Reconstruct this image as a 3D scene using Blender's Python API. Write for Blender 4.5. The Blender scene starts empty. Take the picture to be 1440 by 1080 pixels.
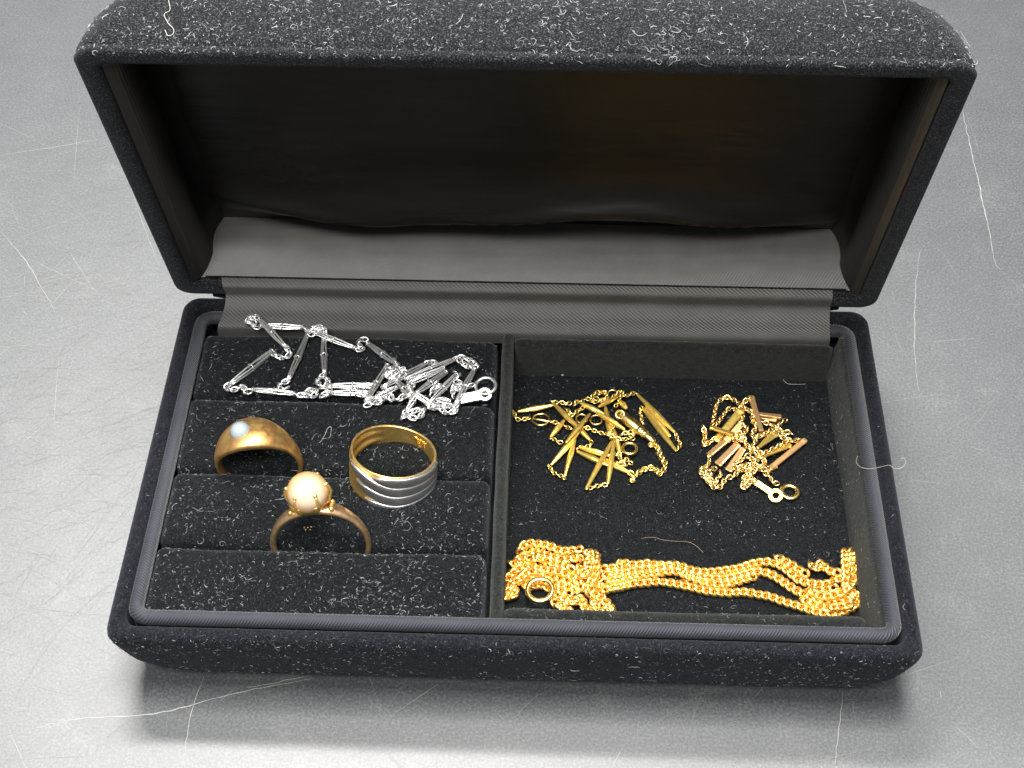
import bpy, math, random
from mathutils import Vector, Matrix, Euler, noise as mnoise
import numpy as np

S = bpy.context.scene
COL = S.collection
U = 0.01            # the script is written in centimetres
H = 2.15            # height of the box rim above the table; z = 0 in the traces is the rim plane
rnd = random.Random(7)
R_ = math.radians

# ------------------------------------------------------------------ camera
CP = Vector((0.5717, -22.3879, 27.5330))
CE = Euler((0.73217, 0.00121, 0.03089), 'XYZ')
FPX = 2201.2
cam = bpy.data.cameras.new('camera'); camo = bpy.data.objects.new('camera', cam); COL.objects.link(camo)
camo.location = (CP + Vector((0, 0, H))) * U
camo.rotation_euler = CE
cam.sensor_width = 36; cam.lens = FPX / 1440 * 36
cam.clip_start = 0.005; cam.clip_end = 50
S.camera = camo
CR = CE.to_matrix()

def at(px, py, z):
    """the point of the horizontal plane z that stands at a pixel of the photograph"""
    d = CR @ Vector(((px - 720) / FPX, -(py - 540) / FPX, -1))
    t = (z - CP.z) / d.z
    return CP + d * t

# ------------------------------------------------------------------ light
w = bpy.data.worlds.new('World'); S.world = w; w.use_nodes = True
bg = w.node_tree.nodes['Background']
bg.inputs[0].default_value = (0.93, 0.97, 1.0, 1); bg.inputs[1].default_value = 0.27

def area(name, loc, target, sx, sy, power, color):
    l = bpy.data.lights.new(name, 'AREA'); l.shape = 'RECTANGLE'; l.size = sx * U; l.size_y = sy * U
    l.energy = power; l.color = color
    o = bpy.data.objects.new(name, l); COL.objects.link(o)
    o.location = (Vector(loc) + Vector((0, 0, H))) * U
    o.rotation_euler = (Vector(target) - Vector(loc)).to_track_quat('-Z', 'Y').to_euler()
    return o
area('ceiling_tube_behind', (-26, 88, 150), (0, -4, 0), 80, 13, 41, (1, 0.985, 0.955))
area('ceiling_panel_front', (-14, -62, 104), (0, 0, 0), 60, 24, 17, (1, 0.97, 0.93))
area('ceiling_panel_above', (4, 0, 130), (0, 0, 0), 60, 34, 34, (1, 0.98, 0.95))

S.view_settings.view_transform = 'Standard'; S.view_settings.look = 'None'
S.view_settings.exposure = 0.0; S.view_settings.gamma = 1

# ------------------------------------------------------------------ materials
def nmat(name):
    m = bpy.data.materials.new(name); m.use_nodes = True
    nt = m.node_tree; return m, nt, nt.nodes['Principled BSDF']
def N(nt, t, **kw):
    n = nt.nodes.new(t)
    for k, v in kw.items():
        if k in n.inputs: n.inputs[k].default_value = v
        else: setattr(n, k, v)
    return n
def coords(nt, kind='Object', scale=100.0, rot=(0, 0, 0), sc=None):
    c = N(nt, 'ShaderNodeTexCoord'); mp = N(nt, 'ShaderNodeMapping')
    mp.inputs['Scale'].default_value = sc or (scale,) * 3; mp.inputs['Rotation'].default_value = rot
    nt.links.new(c.outputs[kind], mp.inputs[0]); return mp.outputs[0]
def noise(nt, vec, scale, detail=3, rough=.5):
    n = N(nt, 'ShaderNodeTexNoise'); n.inputs['Scale'].default_value = scale
    n.inputs['Detail'].default_value = detail; n.inputs['Roughness'].default_value = rough
    nt.links.new(vec, n.inputs['Vector']); return n.outputs['Fac']
def ramp(nt, fac, stops):
    r = N(nt, 'ShaderNodeValToRGB'); e = r.color_ramp.elements
    while len(e) < len(stops): e.new(.5)
    for i, (p, c) in enumerate(stops):
        e[i].position = p; e[i].color = (*c, 1) if len(c) == 3 else c
    nt.links.new(fac, r.inputs[0]); return r.outputs[0]
def bump(nt, bsdf, h, strength, dist=.01, prev=None):
    b = N(nt, 'ShaderNodeBump'); b.inputs['Strength'].default_value = strength; b.inputs['Distance'].default_value = dist * U
    nt.links.new(h, b.inputs['Height'])
    if prev: nt.links.new(prev, b.inputs['Normal'])
    nt.links.new(b.outputs[0], bsdf.inputs['Normal']); return b.outputs[0]

def velvet(name, c0, c1, sheen, tint, sr=.45, fleck=.03):
    m, nt, b = nmat(name)
    v = coords(nt)
    f = noise(nt, v, 9, 4, .65)
    base = ramp(nt, f, [(.35, c0), (.68, c1)])
    sp = ramp(nt, noise(nt, v, 30, 2, .7), [(.52, (0, 0, 0)), (.74, (fleck * .9, fleck, fleck * 1.02))])
    ad = N(nt, 'ShaderNodeMix', data_type='RGBA', blend_type='ADD'); ad.inputs[0].default_value = 1
    nt.links.new(base, ad.inputs[6]); nt.links.new(sp, ad.inputs[7]); nt.links.new(ad.outputs[2], b.inputs['Base Color'])
    b.inputs['Roughness'].default_value = .95; b.inputs['Specular IOR Level'].default_value = .15
    b.inputs['Sheen Weight'].default_value = sheen; b.inputs['Sheen Roughness'].default_value = sr
    b.inputs['Sheen Tint'].default_value = (*tint, 1)
    p = bump(nt, b, noise(nt, v, 34, 3, .7), .9, .03)
    bump(nt, b, noise(nt, v, 3.2, 2, .5), .5, .06, p)
    return m
M_SHELL = velvet('navy_black_velvet', (.003, .003, .0055), (.010, .010, .014), .085, (.62, .66, .85), .3, fleck=.035)
M_LIDV = velvet('lid_black_velvet', (.0028, .0028, .0038), (.009, .009, .011), .10, (.72, .75, .82), fleck=.085)
M_PAD = velvet('black_pad_velvet', (.0016, .002, .0024), (.006, .0075, .009), .13, (.7, .8, .85), .28)
M_TRAY = velvet('grey_black_tray_velvet', (.005, .0055, .0053), (.015, .016, .0145), .14, (.8, .85, .8), .5)

def twill(name, base, rough, spec, freq, angle, bs, sheen=0., wrinkle=.0, aniso=0., arot=0.):
    m, nt, b = nmat(name)
    uv = coords(nt, 'UV', 1, (0, 0, R_(angle)))
    wv = N(nt, 'ShaderNodeTexWave'); wv.wave_type = 'BANDS'; wv.bands_direction = 'X'
    wv.inputs['Scale'].default_value = freq; wv.inputs['Distortion'].default_value = .35
    wv.inputs['Detail'].default_value = 1; wv.inputs['Detail Scale'].default_value = 6
    nt.links.new(uv, wv.inputs['Vector'])
    o = coords(nt)
    f = noise(nt, o, 1.1, 3, .55)
    k = tuple(x * .72 for x in base)
    nt.links.new(ramp(nt, f, [(.3, k), (.7, base)]), b.inputs['Base Color'])
    b.inputs['Roughness'].default_value = rough; b.inputs['Specular IOR Level'].default_value = spec
    b.inputs['Sheen Weight'].default_value = sheen; b.inputs['Sheen Roughness'].default_value = .3
    if aniso:
        b.inputs['Anisotropic'].default_value = aniso; b.inputs['Anisotropic Rotation'].default_value = arot
        tg = N(nt, 'ShaderNodeTangent'); tg.direction_type = 'UV_MAP'; tg.uv_map = 'UVMap'; nt.links.new(tg.outputs[0], b.inputs['Tangent'])
    p = bump(nt, b, wv.outputs['Fac'], bs, .008)
    p = bump(nt, b, noise(nt, o, 55, 2, .6), .35, .008, p)
    if wrinkle:
        o2 = coords(nt, sc=(28, 130, 130))
        bump(nt, b, noise(nt, o2, 1.0, 2, .5), wrinkle, .35, p)
    return m
M_SATIN = twill('black_satin', (.0034, .0029, .0027), .45, .32, 9, 38, .12, .0, .2)
M_SATINS = twill('black_satin_side', (.0035, .0035, .0035), .36, .6, 5, 90, .3, .0, .0, .9)
M_SATINB = twill('grey_black_satin_twill', (.066, .063, .060), .5, .8, 5, 38, .8, .25, .16)
M_FLAP = twill('hinge_twill', (.060, .057, .053), .55, .7, 5, 52, 1.0, .2, .1)
M_CORD = twill('blue_grey_cord_twill', (.034, .036, .047), .6, .4, 5.5, 32, 1.6, .22)

def metal(name, col, rough, var=None, bs=.15, bscale=12, metallic=1.0):
    m, nt, b = nmat(name)
    b.inputs['Metallic'].default_value = metallic
    v = coords(nt)
    f = noise(nt, v, bscale, 4, .6)
    nt.links.new(ramp(nt, f, [(.32, var or tuple(c * .85 for c in col)), (.62, col)]), b.inputs['Base Color'])
    r = N(nt, 'ShaderNodeMapRange'); r.inputs['To Min'].default_value = rough * .7; r.inputs['To Max'].default_value = rough * 1.4
    nt.links.new(noise(nt, v, bscale * 1.7, 3), r.inputs['Value']); nt.links.new(r.outputs[0], b.inputs['Roughness'])
    bump(nt, b, noise(nt, v, bscale * 3, 3), bs, .01)
    return m
M_CURB = metal('orange_gold', (1.0, .68, .22), .36, (1.0, .57, .14), .02, 5, .97)
M_YEL = metal('yellow_gold', (1.0, .80, .30), .28, (1.0, .72, .24), .08, 8)
M_YELB = metal('bar_gold', (1.0, .74, .19), .33, (1.0, .66, .14), .05, 8, .85)
M_ROSE = metal('rose_gold', (1.0, .66, .30), .36, (1.0, .54, .22), .12, 18, .82)
M_ROSEY = metal('pale_gold_links', (1.0, .82, .38), .3, (.98, .60, .22), .1, 8)
M_OLD = metal('aged_gold', (.98, .62, .22), .38, (.72, .36, .12), .14, 4.5, .95)
M_DULL = metal('dull_gold', (.98, .66, .34), .34, (.70, .42, .22), .12, 7, .95)
M_RGOLD = metal('satin_gold', (1.0, .74, .27), .38, (.95, .58, .17), .12, 9, .92)
M_SILV = metal('white_silver', (.86, .86, .85), .32, (.66, .66, .65), .06, 9, .92)
M_PLAT = metal('brushed_platinum', (.95, .94, .93), .36, (.86, .85, .84), .3, 14)

def pearlmat(name, c, c2, rough, coat=.6):
    m, nt, b = nmat(name)
    lw = N(nt, 'ShaderNodeLayerWeight'); lw.inputs[0].default_value = .45
    nt.links.new(ramp(nt, lw.outputs['Facing'], [(.1, c), (.62, c2)]), b.inputs['Base Color'])
    b.inputs['Roughness'].default_value = rough; b.inputs['Specular IOR Level'].default_value = .6
    b.inputs['Coat Weight'].default_value = coat; b.inputs['Coat Roughness'].default_value = .18
    b.inputs['Subsurface Weight'].default_value = .15; b.inputs['Subsurface Radius'].default_value = (.002, .0015, .001)
    bump(nt, b, noise(nt, coords(nt), 6, 2), .1, .02)
    return m
M_PEARL = pearlmat('cream_pearl', (.60, .50, .37), (.60, .34, .12), .2)  # golden edge tone paints the gold's reflection into the pearl colour
M_PEARL2 = pearlmat('silver_white_pearl', (.33, .37, .38), (.22, .27, .30), .25, .2)

def plain(name, c, rough=.8, sheen=0):
    m, nt, b = nmat(name); b.inputs['Base Color'].default_value = (*c, 1); b.inputs['Roughness'].default_value = rough
    b.inputs['Sheen Weight'].default_value = sheen
    nt.links.new(ramp(nt, noise(nt, coords(nt), 3, 2), [(.3, tuple(x * .7 for x in c)), (.7, c)]), b.inputs['Base Color'])
    return m
M_LINT = plain('pale_lint', (.34, .36, .35), .9)
M_LINTD = plain('dim_lint', (.09, .10, .10), .9)
M_FIBRE = plain('white_fibre', (.62, .60, .56), .8)
M_HAIR = plain('brown_hair', (.40, .27, .16), .5)
M_SCR = plain('scratch_bright', (.34, .34, .32), .7)
M_SCR2 = plain('scratch_faint', (.16, .16, .16), .6)

# table
mt, nt, b = nmat('scuffed_grey_tabletop')
v = coords(nt)
f = noise(nt, v, .55, 9, .74)
fine = noise(nt, v, 16, 3, .75)
c1 = ramp(nt, f, [(.30, (.040, .043, .047)), (.55, (.047, .050, .054)), (.76, (.074, .077, .079))])
c2 = ramp(nt, fine, [(.34, (.55, .55, .55)), (.5, (1, 1, 1)), (.68, (1.9, 1.9, 1.86))])
mx = N(nt, 'ShaderNodeMix', data_type='RGBA', blend_type='MULTIPLY'); mx.inputs[0].default_value = 1
nt.links.new(c1, mx.inputs[6]); nt.links.new(c2, mx.inputs[7]); nt.links.new(mx.outputs[2], b.inputs['Base Color'])
rr = N(nt, 'ShaderNodeMapRange'); rr.inputs['To Min'].default_value = .41; rr.inputs['To Max'].default_value = .49
nt.links.new(noise(nt, v, 1.4, 8, .75), rr.inputs['Value']); nt.links.new(rr.outputs[0], b.inputs['Roughness'])
b.inputs['Specular IOR Level'].default_value = 1.0
bump(nt, b, noise(nt, v, 22, 2, .6), .16, .008)
M_TABLE = mt

# ------------------------------------------------------------------ helpers
ORG = {}
def org(o):
    while o is not None:
        if o.name in ORG: return ORG[o.name]
        o = o.parent
    return Vector((0, 0, 0))
def build(name, verts, faces, m, parent=None, uvs=None, smooth=True, mats=None, fmat=None):
    me = bpy.data.meshes.new(name)
    og = org(parent)
    me.from_pydata([((x - og.x) * U, (y - og.y) * U, (z - og.z + (H if parent is None else 0)) * U) for x, y, z in verts], [], faces)
    for mm in (mats or [m]): me.materials.append(mm)
    me.polygons.foreach_set('use_smooth', [smooth] * len(me.polygons))
    if fmat: me.polygons.foreach_set('material_index', fmat)
    if uvs:
        l = me.uv_layers.new(name='UVMap')
        li = [0] * len(me.loops); me.loops.foreach_get('vertex_index', li)
        buf = []
        for i in li: buf += uvs[i]
        l.data.foreach_set('uv', buf)
    me.update()
    o = bpy.data.objects.new(name, me); COL.objects.link(o)
    if parent: o.parent = parent
    return o
def thing(name, loc, label, cat):
    o = bpy.data.objects.new(name, None); COL.objects.link(o)
    o.empty_display_size = .005
    o.location = (Vector(loc) + Vector((0, 0, H))) * U
    ORG[o.name] = Vector(loc); o['label'] = label; o['category'] = cat
    return o
def place(mesh, name, parent, X, loc, scale=1):
    """an object that shares a mesh: X is a 3x3 rotation, loc in cm"""
    o = bpy.data.objects.new(name, mesh); COL.objects.link(o); o.parent = parent
    o.matrix_local = Matrix.Translation((Vector(loc) - org(parent)) * U) @ X.to_4x4() @ Matrix.Scale(scale, 4)
    return o
def stuff(o, label=None):
    o['kind'] = 'stuff'
    if label: o['label'] = label
    return o

class MB:
    def __init__(s): s.v = []; s.f = []; s.uv = []
    def add(s, v, f, uv=None):
        k = len(s.v); s.v += [tuple(p) for p in v]; s.f += [tuple(i + k for i in q) for q in f]
        s.uv += uv or [(0., 0.)] * len(v)
    def grid(s, rows, closed=False, caps=False, uvf=None):
        n = len(rows[0]); m = len(rows); v = [p for r in rows for p in r]; f = []
        for i in range(m - 1):
            for j in range(n if closed else n - 1):
                j2 = (j + 1) % n
                f.append((i * n + j, i * n + j2, (i + 1) * n + j2, (i + 1) * n + j))
        if caps:
            f.append(tuple(reversed(range(n)))); f.append(tuple((m - 1) * n + j for j in range(n)))
        uv = [uvf(i, j) for i in range(m) for j in range(n)] if uvf else None
        s.add(v, f, uv)
    def tube(s, pts, r, n=6, closed=False, taper=None, caps=True, flat=1.0, up=None):
        pts = [Vector(p) for p in pts]; m = len(pts); rows = []; L = 0
        upv = Vector(up) if up else None; ls = []
        prevn = None
        for i, p in enumerate(pts):
            a = pts[(i - 1) % m] if (closed or i) else p
            c = pts[(i + 1) % m] if (closed or i < m - 1) else p
            t = (c - a); t = t.normalized() if t.length > 1e-9 else Vector((1, 0, 0))
            if upv is None:
                if prevn is None:
                    q = Vector((0, 0, 1)) if abs(t.z) < .9 else Vector((1, 0, 0))
                    prevn = (q - t * q.dot(t)).normalized()
                prevn = (prevn - t * prevn.dot(t)).normalized(); nn = prevn
            else: nn = (upv - t * upv.dot(t)).normalized()
            bb = t.cross(nn)
            rr = r(i / (m - 1)) if callable(r) else r
            if i: L += (p - pts[i - 1]).length
            ls.append(L)
            rows.append([p + (nn * math.sin(k / n * 2 * math.pi) * flat + bb * math.cos(k / n * 2 * math.pi)) * rr for k in range(n)])
        rr0 = r(.5) if callable(r) else r
        if closed:
            rows.append(rows[0]); ls.append(L + (pts[0] - pts[-1]).length)
        s.grid(rows, True, caps and not closed, lambda i, j: (ls[i], j / n * 2 * math.pi * rr0))
    def sphere(s, c, r, nu=16, nv=10, sc=(1, 1, 1)):
        rows = []
        for i in range(nv + 1):
            a = math.pi * i / nv
            rows.append([(c[0] + r * sc[0] * math.sin(a) * math.cos(2 * math.pi * j / nu), c[1] + r * sc[1] * math.sin(a) * math.sin(2 * math.pi * j / nu), c[2] + r * sc[2] * math.cos(a)) for j in range(nu)])
        s.grid(rows, True)
    def build(s, name, m, parent=None, **k): return build(name, s.v, s.f, m, parent, s.uv, **k)

def rrect(w, d, r, n=8, side=24, cx=0, cy=0):
    """rounded rectangle, counter-clockwise, with points along the sides too"""
    hw, hd = w / 2, d / 2; r = min(r, hw - .01, hd - .01); pts = []
    cs = [(hw - r, hd - r, 0), (-hw + r, hd - r, 90), (-hw + r, -hd + r, 180), (hw - r, -hd + r, 270)]
    for k, (x, y, a) in enumerate(cs):
        for i in range(n + 1):
            t = R_(a + 90 * i / n); pts.append((cx + x + r * math.cos(t), cy + y + r * math.sin(t)))
        x2, y2, a2 = cs[(k + 1) % 4]; t = R_(a + 90)
        p = (cx + x + r * math.cos(t), cy + y + r * math.sin(t)); q = (cx + x2 + r * math.cos(t), cy + y2 + r * math.sin(t))
        for i in range(1, side): pts.append((p[0] + (q[0] - p[0]) * i / side, p[1] + (q[1] - p[1]) * i / side))
    return pts

def smooth_path(pts, step):
    """Catmull-Rom through the points, resampled every `step`"""
    P = [Vector(p) for p in pts]
    if len(P) == 2: dense = [P[0].lerp(P[1], i / 40) for i in range(41)]
    else:
        Q = [P[0] * 2 - P[1]] + P + [P[-1] * 2 - P[-2]]; dense = []
        for i in range(1, len(Q) - 2):
            a, b_, c, d = Q[i - 1:i + 3]
            for k in range(16):
                t = k / 16
                dense.append(.5 * ((2 * b_) + (c - a) * t + (2 * a - 5 * b_ + 4 * c - d) * t * t + (3 * b_ - a - 3 * c + d) * t ** 3))
        dense.append(P[-1])
    out = [dense[0]]; acc = 0
    for i in range(1, len(dense)):
        seg = (dense[i] - dense[i - 1]).length; p = dense[i - 1]
        while acc + seg >= step:
            u = (step - acc) / seg; p = p.lerp(dense[i], u); out.append(p.copy()); seg = (dense[i] - p).length; acc = 0
            if seg < 1e-9: break
        acc += seg
    return out
def frame(t, up=Vector((0, 0, 1)), roll=0):
    t = t.normalized(); u = up - t * up.dot(t)
    if u.length < 1e-4: u = Vector((0, 1, 0)) - t * t.y
    u.normalize(); v_ = u.cross(t)
    m = Matrix((t, v_, u)).transposed()
    return m @ Matrix.Rotation(roll, 3, 'X')

def curl(mb, p, n, L, r, rg, segs=4):
    """one lint fibre lying on a surface with normal n"""
    a = Vector((rg.uniform(-1, 1), rg.uniform(-1, 1), rg.uniform(-1, 1))); t = (a - n * a.dot(n))
    if t.length < 1e-3: return
    t.normalize(); bt = n.cross(t); pts = [p + n * r * .6]; ang = 0; turn = rg.uniform(-1, 1)
    for i in range(segs):
        ang += turn * 1.0 + rg.uniform(-.7, .7)
        pts.append(pts[-1] + (t * math.cos(ang) + bt * math.sin(ang)) * L / segs + n * rg.uniform(-.1, .22) * L / segs)
    mb.tube(pts, lambda u: r * (1 - .5 * abs(2 * u - 1)), 3, caps=False)
def tris_of(o):
    me = o.data; T = []
    og = org(o)
    for p in me.polygons:
        v = [Vector(me.vertices[i].co) / U + og for i in p.vertices]
        for k in range(1, len(v) - 1):
            cr = (v[k] - v[0]).cross(v[k + 1] - v[0]); A = cr.length / 2
            if A > 1e-7: T.append((v[0], v[k], v[k + 1], cr.normalized(), A))
    return T
def lint(o, n, keep, name='lint', seed=1, Ls=(.05, .2), r=.011, share=.45, parent=None, dens=None):
    rg = random.Random(seed)
    T = [t for t in tris_of(o) if keep((t[0] + t[1] + t[2]) / 3, t[3])]
    cum = np.cumsum([t[4] for t in T]); a, b2 = MB(), MB()
    tot = 0
    clusters = []
    while tot < n:
        t = T[int(np.searchsorted(cum, rg.random() * cum[-1]))]
        u, v2 = rg.random(), rg.random()
        if u + v2 > 1: u, v2 = 1 - u, 1 - v2
        p = t[0] + (t[1] - t[0]) * u + (t[2] - t[0]) * v2
        if rg.random() > .25 + .75 * min(1, max(0, .5 + 1.1 * mnoise.noise(p * .9 + Vector((seed, 0, 0))))) : continue
        if dens and rg.random() > dens(p): continue
        tot += 1
        bright = rg.random() < share
        L = rg.uniform(*Ls) * (1.0 if rg.random() < .93 else 2.2)
        if rg.random() < .5: L *= rg.uniform(.15, .45)
        curl(a if bright else b2, p, t[3], L, r * rg.uniform(.4, 1.15), rg, 4 if L > .07 else 2)
    k = len(a.f); a.add(b2.v, b2.f)
    ob = a.build(name, None, parent or o, mats=[M_LINT, M_LINTD], fmat=[0] * k + [1] * (len(a.f) - k))
    return stuff(ob)

# ------------------------------------------------------------------ the table
tz = -H
mb = MB()
mb.grid([[(x, y, tz) for x in (-150, -60, 0, 60, 150)] for y in (-150, -60, 0, 80, 150)])
table = mb.build('table_surface', M_TABLE, smooth=False); table['kind'] = 'structure'
table['label'] = 'scuffed matt grey table top under the jewellery box'
ORG[table.name] = Vector((0, 0, -H))      # children of the table are given in rim heights
for vv in table.data.vertices: pass

def strip(mb, pts, wd, z):
    P = [Vector((p.x, p.y, z)) for p in pts]; rows = []
    for i, p in enumerate(P):
        t = (P[min(i + 1, len(P) - 1)] - P[max(i - 1, 0)]).normalized(); s_ = Vector((-t.y, t.x, 0))
        w2 = wd * (.25 + .75 * math.sin(math.pi * min(max(i / (len(P) - 1), .06), .94))) * rnd.uniform(.6, 1.1)
        rows.append([p + s_ * w2, p - s_ * w2])
    mb.grid(rows)
SCR = [[(0, 218), (70, 208), (145, 195)], [(45, 237), (95, 285), (160, 345)], [(115, 305), (138, 283)], [(120, 360), (140, 330), (165, 295)],
       [(95, 415), (150, 385), (215, 330)], [(0, 325), (35, 365), (62, 410), (80, 440)], [(0, 1038), (100, 1013), (220, 1003), (330, 975), (440, 955)],
       [(255, 1078), (270, 1000), (286, 952)], [(345, 966), (380, 962), (400, 956), (440, 950)], [(212, 1008), (240, 980)],
       [(20, 985), (60, 920), (100, 870), (160, 815)], [(60, 850), (115, 808)], [(0, 67), (60, 66), (100, 72)], [(0, 135), (40, 105), (85, 95)],
       [(1353, 155), (1370, 230), (1390, 320), (1400, 372), (1408, 380)], [(1358, 158), (1385, 240)], [(1312, 336), (1296, 350), (1288, 400), (1286, 460), (1288, 520), (1294, 556)],
       [(1312, 340), (1335, 370), (1350, 400)], [(1440, 412), (1400, 372)], [(1330, 520), (1370, 560)], [(1400, 560), (1368, 604)], [(1250, 430), (1264, 485), (1290, 520)],
       [(1185, 972), (1180, 1020), (1174, 1078)], [(1198, 985), (1203, 1022)], [(1232, 1020), (1234, 1068)], [(1285, 1035), (1325, 1037)],
       [(1050, 980), (1062, 1002)], [(955, 1010), (966, 1034)], [(988, 975), (975, 1010), (968, 1034)], [(895, 1075), (899, 1000)], [(700, 1040), (740, 990), (780, 965)],
       [(510, 975), (545, 1005), (560, 1012)], [(385, 1022), (372, 1070)], [(1300, 330), (1330, 315), (1352, 300)], [(1375, 0), (1412, 40), (1440, 60)],
       [(1230, 470), (1262, 498)], [(90, 620), (190, 585)], [(20, 540), (60, 610)], [(100, 740), (92, 660)], [(225, 420), (60, 470)]]
mb = MB(); mb2 = MB()
for k, s_ in enumerate(SCR):
    P = smooth_path([at(x, y, tz) for x, y in s_], .18); P = [p + Vector((rnd.gauss(0, .012), rnd.gauss(0, .012), 0)) for p in P]
    if len(P) > 2: strip(mb if k in (0, 6, 14, 7, 16, 22, 5, 8) else mb2, P, .011 if k in (6, 14) else .007, tz + .004)
rg = random.Random(5)
for k in range(2600):
    x, y = rg.uniform(-16, 16), rg.uniform(-9, 12)
    if rg.random() < .5: x = rg.uniform(-15, -7.5); y = rg.uniform(-3, 13)
    a = rg.gauss(.5, .9); L = rg.expovariate(1 / 1.0) + .15; cv = rg.gauss(0, .10); P = []
    n = max(3, int(L / .2))
    for i in range(n): P.append(Vector((x, y, 0))); x += math.cos(a) * L / n; y += math.sin(a) * L / n; a += cv / n
    strip(mb if rg.random() < .12 else mb2, P, rg.uniform(.0015, .0045), tz + .003)
k = len(mb.f); mb.add(mb2.v, mb2.f)
stuff(mb.build('scratches', None, table, mats=[M_SCR, M_SCR2], fmat=[0] * k + [1] * (len(mb.f) - k), smooth=False), 'fine pale scratches in the table top')

# ------------------------------------------------------------------ the box
W, D = 17.0, 9.92
box = thing('jewelry_box', (0, 0, -H), 'open black velvet jewellery box with satin lined lid, ring rolls and tray', 'jewelry box')
PROF = [(-2.15, 1.05, 1.7), (-2.145, .95, 1.75), (-2.11, .82, 1.75), (-2.05, .69, 1.7), (-1.95, .55, 1.6), (-1.80, .41, 1.45), (-1.6, .27, 1.25), (-1.35, .165, 1.02), (-1.05, .085, .8), (-.7, .04, .64), (-.42, .012, .5), (-.26, .005, .44),
        (-.14, .03, .40), (-.05, .09, .36), (-.01, .16, .33), (0, .22, .3), (-.01, .29, .28), (-.05, .35, .28), (-.13, .39, .27), (-.22, .40, .26), (-1.36, .40, .26)]
def shell(mapf, name, m, parent, prof, floor):
    rows = []; base = None
    for z, ins, r in prof:
        rows.append([mapf(x, y, z) for x, y in rrect(W - 2 * ins, D - 2 * ins, r, 8, 40)])
    mb = MB()
    mb.grid(rows, True)
    n = len(rows[0])
    mb.f.append(tuple(reversed(range(n))))                       # underside
    mb.f.append(tuple((len(rows) - 1) * n + j for j in range(n)))  # inner floor
    return mb.build(name, m, parent)
tray_shell = shell(lambda x, y, z: (x, y * (1.035 if y > 0 else 1), z), 'base_shell', M_SHELL, box, PROF, -1.9)
tray_shell['label'] = 'navy black velvet lower shell with rounded rim'

# cord piping round the tray
PI_ = .58
mb = MB(); mb.tube([(x, y, -.06) for x, y in rrect(W - 2 * PI_, D - 2 * PI_, .3, 8, 60)], .165, 12, closed=True)
mb.build('cord_piping', M_CORD, box)['label'] = 'blue grey twill cord edging the tray'

def pillow(cx, cy, w_, d_, zt, zb, r, dome, side=20, rc=.2, wob=0, seed=0):
    lv = [(zb, 0), (zt - r, 0)]
    for i in range(1, 7):
        t = i / 6 * math.pi / 2; lv.append((zt - r + r * math.sin(t), r * (1 - math.cos(t))))
    mb = MB(); rows = []; rg = random.Random(seed)
    for z, ins in lv: rows.append([(x, y, z) for x, y in rrect(w_ - 2 * ins, d_ - 2 * ins, max(rc - ins, .06), 6, side, cx, cy)])
    last = rows[-1]; n = len(last)
    for q in (.85, .65, .45, .25, .08, .0001):
        rows.append([(cx + (x - cx) * (1 - (1 - q)) if False else cx + (x - cx) * (1 - (1 - q) * (d_ / w_)) if w_ > d_ else cx + (x - cx) * q, cy + (y - cy) * (q if w_ > d_ else 1 - (1 - q) * (w_ / d_)), zt + dome * (1 - q * q)) for x, y, z in last])
    if wob:
        rows = [[(x, y, z + wob * math.sin(x * 1.3 + seed) * math.sin(x * .6 + seed * 2)) for x, y, z in rw] for rw in rows]
    mb.grid(rows, True)
    return mb
# ring rolls
ys = [-4.33, -2.45, -.38, 1.84, 3.95]
XL, XR = -7.82, -.62
pads = []
for k in range(4):
    y0, y1 = ys[k], ys[k + 1]
    o = pillow((XL + XR) / 2, (y0 + y1) / 2, XR - XL, y1 - y0 - .05, -.08, -1.5, .24, .06, 24, .22, .03, k).build('ring_roll', M_PAD, box)
    pads.append(o)
# tray floor and walls of the right compartment
FZ = -1.22
CX0, CX1, CY0, CY1 = -.16, 7.62, -3.95, 3.75
mb = MB(); nx, ny = 60, 50
def fz(x, y):
    return FZ + .02 * math.sin(x * 1.1) * math.cos(y * 1.4)
mb.grid([[(CX0 - .1 + (CX1 - CX0 + .2) * i / nx, CY0 - .3 + (CY1 - CY0 + .5) * j / ny, fz(CX0 + (CX1 - CX0) * i / nx, CY0 + (CY1 - CY0) * j / ny)) for i in range(nx + 1)] for j in range(ny + 1)])
tfloor = mb.build('tray_floor', M_PAD, box)

def wallroll(name, p, q, half, zt, zb, m, nrm, slope=0, bulge=.0):
    """a padded wall along p-q with a rounded top; nrm points into the tray, slope leans the foot in"""
    p, q, nrm = Vector(p), Vector(q), Vector(nrm); prof = []
    prof.append((half + slope, zb))
    for i in range(1, 6): t = i / 6; prof.append((half + slope * (1 - t) + bulge * math.sin(math.pi * t), zb + (zt - half - zb) * t))
    for i in range(0, 9): t = math.pi * i / 8; prof.append((half * math.cos(t), zt - half + half * math.sin(t)))
    prof.append((-half, zb)); n = 60; mb = MB(); rows = []
    for i in range(n + 1):
        c = p.lerp(q, i / n); e = .0
        d = min(i, n - i) / n * (q - p).length
        sh = 1 if d > .12 else .55 + .45 * math.sqrt(max(0, 1 - (1 - d / .12) ** 2))
        wv = .005 * math.sin(i * .55) + .008 * math.sin(i * .13 + 1)
        rows.append([(c.x + nrm.x * (a * sh + wv), c.y + nrm.y * (a * sh + wv), zb + (z - zb) * (1 - .06 * (1 - sh)) if z > zb else z) for a, z in prof])
    mb.grid(rows, True, True)
    return mb.build(name, m, box)
div = wallroll('divider', (-.37, -4.28, 0), (-.37, 4.12, 0), .145, -.02, -1.5, M_TRAY, (1, 0, 0))
div['label'] = 'narrow velvet divider between ring rolls and tray'
wf = wallroll('tray_wall', (-.2, -4.02, 0), (7.35, -4.02, 0), .15, -.04, -1.5, M_TRAY, (0, 1, 0))
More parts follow.
